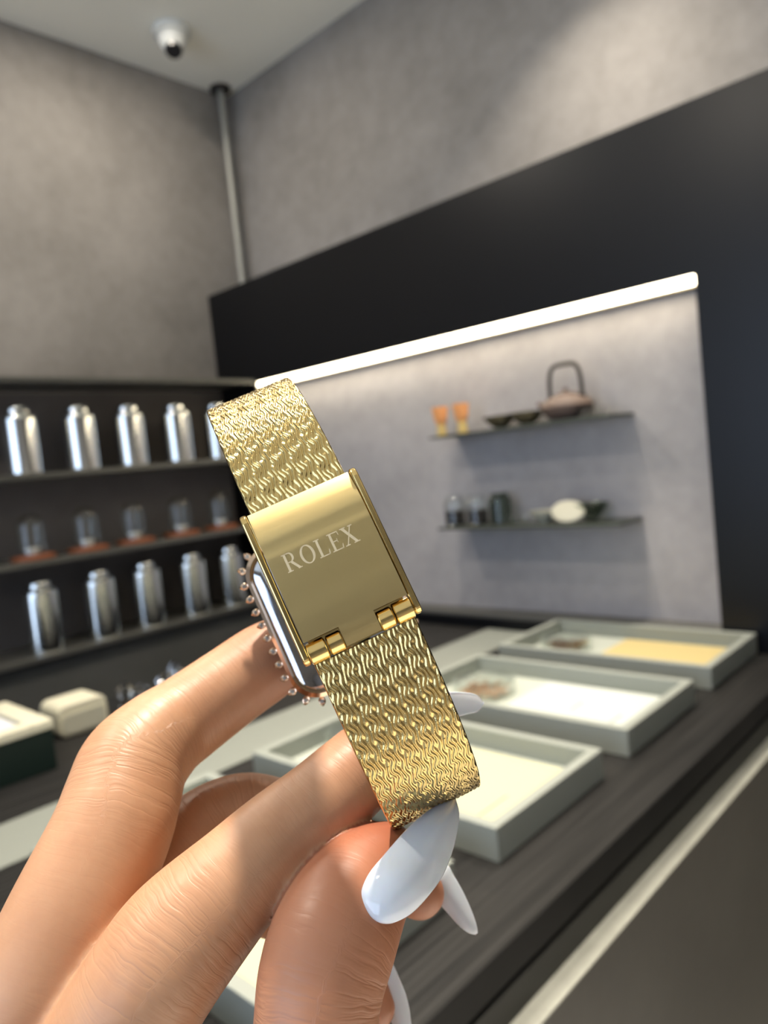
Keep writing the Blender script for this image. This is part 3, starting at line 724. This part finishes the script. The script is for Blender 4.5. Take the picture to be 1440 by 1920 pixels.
def eval_chain(ch, pad=7.0):
    D = np.full(dims, 9.0, np.float32)
    for s0, s1 in zip(ch[:-1], ch[1:]):
        r = max(s0[3], s1[3]) + pad
        i0 = np.clip(((np.minimum(s0[:3], s1[:3]) - r - lo) / G).astype(int), 0, dims); i1 = np.clip(((np.maximum(s0[:3], s1[:3]) + r - lo) / G).astype(int) + 1, 0, dims)
        if (i1 <= i0).any(): continue
        sl_ = tuple(slice(a, b) for a, b in zip(i0, i1))
        X = gx[sl_[0]][:, None, None] - s0[0]; Yy = gy[sl_[1]][None, :, None] - s0[1]; Zz = gz[sl_[2]][None, None, :] - s0[2]
        v = s1[:3] - s0[:3]; L2 = v @ v + 1e-9
        tt = np.clip((X * v[0] + Yy * v[1] + Zz * v[2]) / L2, 0, 1)
        d = np.sqrt((X - tt * v[0]) ** 2 + (Yy - tt * v[1]) ** 2 + (Zz - tt * v[2]) ** 2) - (s0[3] + tt * (s1[3] - s0[3]))
        D[sl_] = np.minimum(D[sl_], d)
    return D
def smin(a, b, k):
    h_ = np.clip(.5 + .5 * (b - a) / k, 0, 1); return (b * (1 - h_) + a * h_ - k * h_ * (1 - h_)).astype(np.float32)
Fd = None
for nm_, k in (('middle', 0), ('ring', 1.2), ('pinky', 1.0), ('index', 1.0), ('thumb', .9)):
    d = eval_chain(FING[nm_]); Fd = d if Fd is None else smin(Fd, d, k)
pm = None
for c_ in PALM: d = eval_chain(c_, 9); pm = d if pm is None else smin(pm, d, 6)
Fd = smin(Fd, pm, 3.5)
del pm, d
def surface_nets(F_):
    ins = F_ < 0; nx, ny, nz = F_.shape
    acc = {}
    cnt = np.zeros((nx - 1, ny - 1, nz - 1), np.uint8)
    sumv = np.zeros((nx - 1, ny - 1, nz - 1, 3), np.float32)
    cor = [(i, j, k) for i in (0, 1) for j in (0, 1) for k in (0, 1)]
    sub = lambda A, c: A[c[0]:nx - 1 + c[0], c[1]:ny - 1 + c[1], c[2]:nz - 1 + c[2]]
    for c0 in cor:
        for ax in range(3):
            if c0[ax] == 1: continue
            c1 = list(c0); c1[ax] = 1; c1 = tuple(c1)
            m0 = sub(ins, c0) != sub(ins, c1)
            idx = np.nonzero(m0); f0 = sub(F_, c0)[idx]; f1 = sub(F_, c1)[idx]; tt = f0 / (f0 - f1)
            p = np.tile(np.array(c0, np.float32), (len(tt), 1)); p[:, ax] = tt
            sumv[idx] += p; cnt[idx] += 1
    act = np.nonzero(cnt > 0); vid = -np.ones(cnt.shape, np.int64); vid[act] = np.arange(len(act[0]))
    pos = sumv[act] / cnt[act][:, None] + np.stack(act, -1)
    quads = []
    for ax in range(3):
        o1, o2 = [(1, 2), (2, 0), (0, 1)][ax]
        a0 = [slice(1, -1)] * 3; a0[ax] = slice(0, -1); a1 = list(a0); a1[ax] = slice(1, None)
        A = ins[tuple(a0)]; Bq = ins[tuple(a1)]; 
        idx = np.array(np.nonzero(A != Bq)).T; flip = A[tuple(idx.T)]
        base_ = idx.copy(); base_[:, o1] += 1; base_[:, o2] += 1
        def cell(d1, d2):
            q = base_.copy(); q[:, o1] -= d1; q[:, o2] -= d2
            q = np.minimum(q, np.array(vid.shape) - 1); return vid[q[:, 0], q[:, 1], q[:, 2]]
        Q = np.stack([cell(1, 1), cell(0, 1), cell(0, 0), cell(1, 0)], -1)
        Q[~flip] = Q[~flip][:, ::-1]; quads.append(Q)
    return pos, np.vstack(quads)
pos, quads = surface_nets(Fd)
pos = pos * G + lo; quads = quads[(quads >= 0).all(1)]
# relax
for it in range(3):
    s_ = np.zeros_like(pos); n_ = np.zeros(len(pos))
    for a, b in ((0, 1), (1, 2), (2, 3), (3, 0)):
        for p, q in ((a, b), (b, a)):
            np.add.at(s_, quads[:, p], pos[quads[:, q]]); np.add.at(n_, quads[:, p], 1)
    pos = pos * .4 + .6 * s_ / np.maximum(n_, 1)[:, None]
# attributes
best = np.full(len(pos), 1e9); along = np.zeros(len(pos)); around = np.zeros(len(pos)); joint = np.zeros(len(pos)); red = np.zeros(len(pos)); who = np.zeros(len(pos), int)
JT = {'index': [(340, 1758, 111), (650, 1465, 127)], 'middle': [(252, 1434, 135), (435, 1285, 150)], 'ring': [(430, 1532, 147), (730, 1640, 146)], 'pinky': [(430, 1715, 152)], 'thumb': [(596, 1890, 104), (655, 1700, 113)]}
for fi, (nm_, ch) in enumerate(FING.items()):
    t0_ = 0; bd = np.full(len(pos), 1e9); bt = np.zeros(len(pos)); ba = np.zeros(len(pos))
    for s0, s1 in zip(ch[:-1], ch[1:]):
        v = s1[:3] - s0[:3]; L = np.linalg.norm(v) + 1e-9; v = v / L
        q = pos - s0[:3]; tt = np.clip(q @ v, 0, L); w_ = q - tt[:, None] * v; dd = np.linalg.norm(w_, axis=1) - (s0[3] + tt / L * (s1[3] - s0[3]))
        mk = dd < bd; bd[mk] = dd[mk]; bt[mk] = t0_ + tt[mk]
        e1 = np.cross(v, [0, 0, 1.0]); e1 /= np.linalg.norm(e1); e2 = np.cross(v, e1)
        ba[mk] = np.arctan2(w_[mk] @ e1, -(w_[mk] @ e2)); t0_ += L
    mk = bd < best; best[mk] = bd[mk]; along[mk] = bt[mk] + 40 * fi
    around[mk] = ba[mk]; who[mk] = fi
    jj = np.zeros(len(pos))
    for q, jp in enumerate(JT[nm_]):
        jj = np.maximum(jj, (1 if q == 0 else .2) * np.exp(-np.sum((pos - P(*jp)) ** 2, 1) / (2 * 8.0 ** 2)))
    joint[mk] = jj[mk]
    red[mk] = (np.exp(-((t0_ - bt) / 11) ** 2) * .55 + (.48 if nm_ == 'thumb' else .08))[mk]  # fingertip flush; the thumb's extra red is shade put into its colour
ea = np.concatenate([quads[:, [0, 1]], quads[:, [1, 2]], quads[:, [2, 3]], quads[:, [3, 0]]]); ea = ea[(who[ea[:, 0]] == who[ea[:, 1]]) & (np.abs(around[ea[:, 0]] - around[ea[:, 1]]) < 2)]
for it in range(25):
    for arr in (along, around, red):
        s_ = arr.copy(); n_ = np.ones(len(pos)); np.add.at(s_, ea[:, 0], arr[ea[:, 1]]); np.add.at(n_, ea[:, 0], 1); arr[:] = s_ / n_
wco = W(pos); hand_o = W(P(300, 1900, 110)[None])[0]
me = bpy.data.meshes.new('hand'); co = (wco - hand_o).astype(np.float32)
me.vertices.add(len(co)); me.vertices.foreach_set('co', co.ravel()); me.loops.add(quads.size); me.loops.foreach_set('vertex_index', quads.astype(np.int32).ravel())
me.polygons.add(len(quads)); me.polygons.foreach_set('loop_start', np.arange(0, quads.size, 4, dtype=np.int32)); me.update(calc_edges=True)
me.polygons.foreach_set('use_smooth', np.ones(len(quads), bool))
for an, arr in (('along', along), ('around', around), ('joint', joint), ('red', red)):
    a_ = me.attributes.new(an, 'FLOAT', 'POINT'); a_.data.foreach_set('value', arr.astype(np.float32))
me.validate()
hand = link_mesh('hand', me, M['skin']); hand.location = hand_o
tag(hand, 'left hand with long white nails pinching the gold watch between thumb and fingers', 'hand')

# ------------------------------------------------------------------ nails
def nail(left, right, bulge, lab, n=26, mt=None, thick=.55, flipz=1):
    Lp = catmull(np.array([P(*q) for q in left]), n // 3); Rp = catmull(np.array([P(*q) for q in right]), n // 3)
    k = len(Lp); Rp = np.stack([np.interp(np.linspace(0, 1, k), np.linspace(0, 1, len(Rp)), Rp[:, i]) for i in range(3)], -1)
    cross = 15; verts = []
    for i in range(k):
        l, r = Lp[i], Rp[i]; c_ = r - l; w_ = np.linalg.norm(c_) + 1e-6
        tg = (Lp[min(i + 1, k - 1)] + Rp[min(i + 1, k - 1)]) - (Lp[max(i - 1, 0)] + Rp[max(i - 1, 0)]); tg = tg / (np.linalg.norm(tg) + 1e-9)
        nn = np.cross(c_ / w_, tg); nn /= np.linalg.norm(nn) + 1e-9
        if nn[2] > 0: nn = -nn
        nn = nn * flipz
        for j in range(cross):
            u = j / (cross - 1); verts.append(l + c_ * u + nn * bulge * w_ * (1 - (2 * u - 1) ** 2))
    faces = [(i * cross + j, i * cross + j + 1, (i + 1) * cross + j + 1, (i + 1) * cross + j) for i in range(k - 1) for j in range(cross - 1)]
    vw = W(np.array(verts)) - hand_o
    o = raw('fingernail', vw, faces, mt or M['nail'], hand, True)
    md = o.modifiers.new('solid', 'SOLIDIFY'); md.thickness = thick / 1000; md.offset = 0
    sd = o.modifiers.new('sub', 'SUBSURF'); sd.levels = 1; sd.render_levels = 1
    o['label'] = lab; return o
# thumb: from cuticle (low left) to free tip (upper right)
nail([(712, 1727, 104.5), (684, 1705, 105), (677, 1675, 106), (690, 1641, 107.5), (716, 1608, 109.5), (747, 1572, 112), (780, 1538, 115), (820, 1510, 118.5), (846, 1497, 121)],
     [(716, 1728, 104.5), (742, 1727, 104.5), (774, 1710, 105.5), (806, 1676, 107.5), (828, 1645, 110), (843, 1610, 112.5), (855, 1568, 115.5), (859, 1528, 118.5), (852, 1498, 121)], .27, 'glossy white thumb nail')
nail([(822, 1640, 146), (838, 1622, 146), (850, 1640, 145.5), (868, 1672, 145), (884, 1708, 144.5), (893, 1735, 144), (894, 1749, 144)],
     [(818, 1645, 146), (812, 1662, 145), (822, 1690, 145), (842, 1714, 144.5), (862, 1736, 144), (878, 1747, 144), (892, 1750, 144)], .18, 'long white ring finger nail')
nail([(718, 1800, 151), (734, 1803, 150), (748, 1832, 149.5), (762, 1868, 149), (770, 1910, 148.5), (772, 1965, 148), (764, 1990, 148)],
     [(712, 1808, 151), (712, 1830, 150), (718, 1862, 149.5), (728, 1896, 149), (740, 1935, 148.5), (752, 1975, 148), (762, 1991, 148)], .18, 'long white little finger nail')
nail([(770, 1335, 137), (800, 1310, 138), (835, 1298, 140), (870, 1298, 142), (894, 1303, 144), (904, 1314, 145), (905, 1318, 145)],
     [(775, 1400, 137), (815, 1368, 138), (848, 1348, 140), (874, 1340, 142), (894, 1335, 144), (904, 1324, 145), (905, 1319, 145)], .10, 'white index finger nail tip behind the band', flipz=-1)
nail([(560, 1180, 163), (600, 1150, 164), (650, 1125, 165), (690, 1110, 166)], [(575, 1235, 163), (625, 1205, 164), (665, 1160, 165), (692, 1115, 166)], .15, 'middle finger nail behind the watch case')
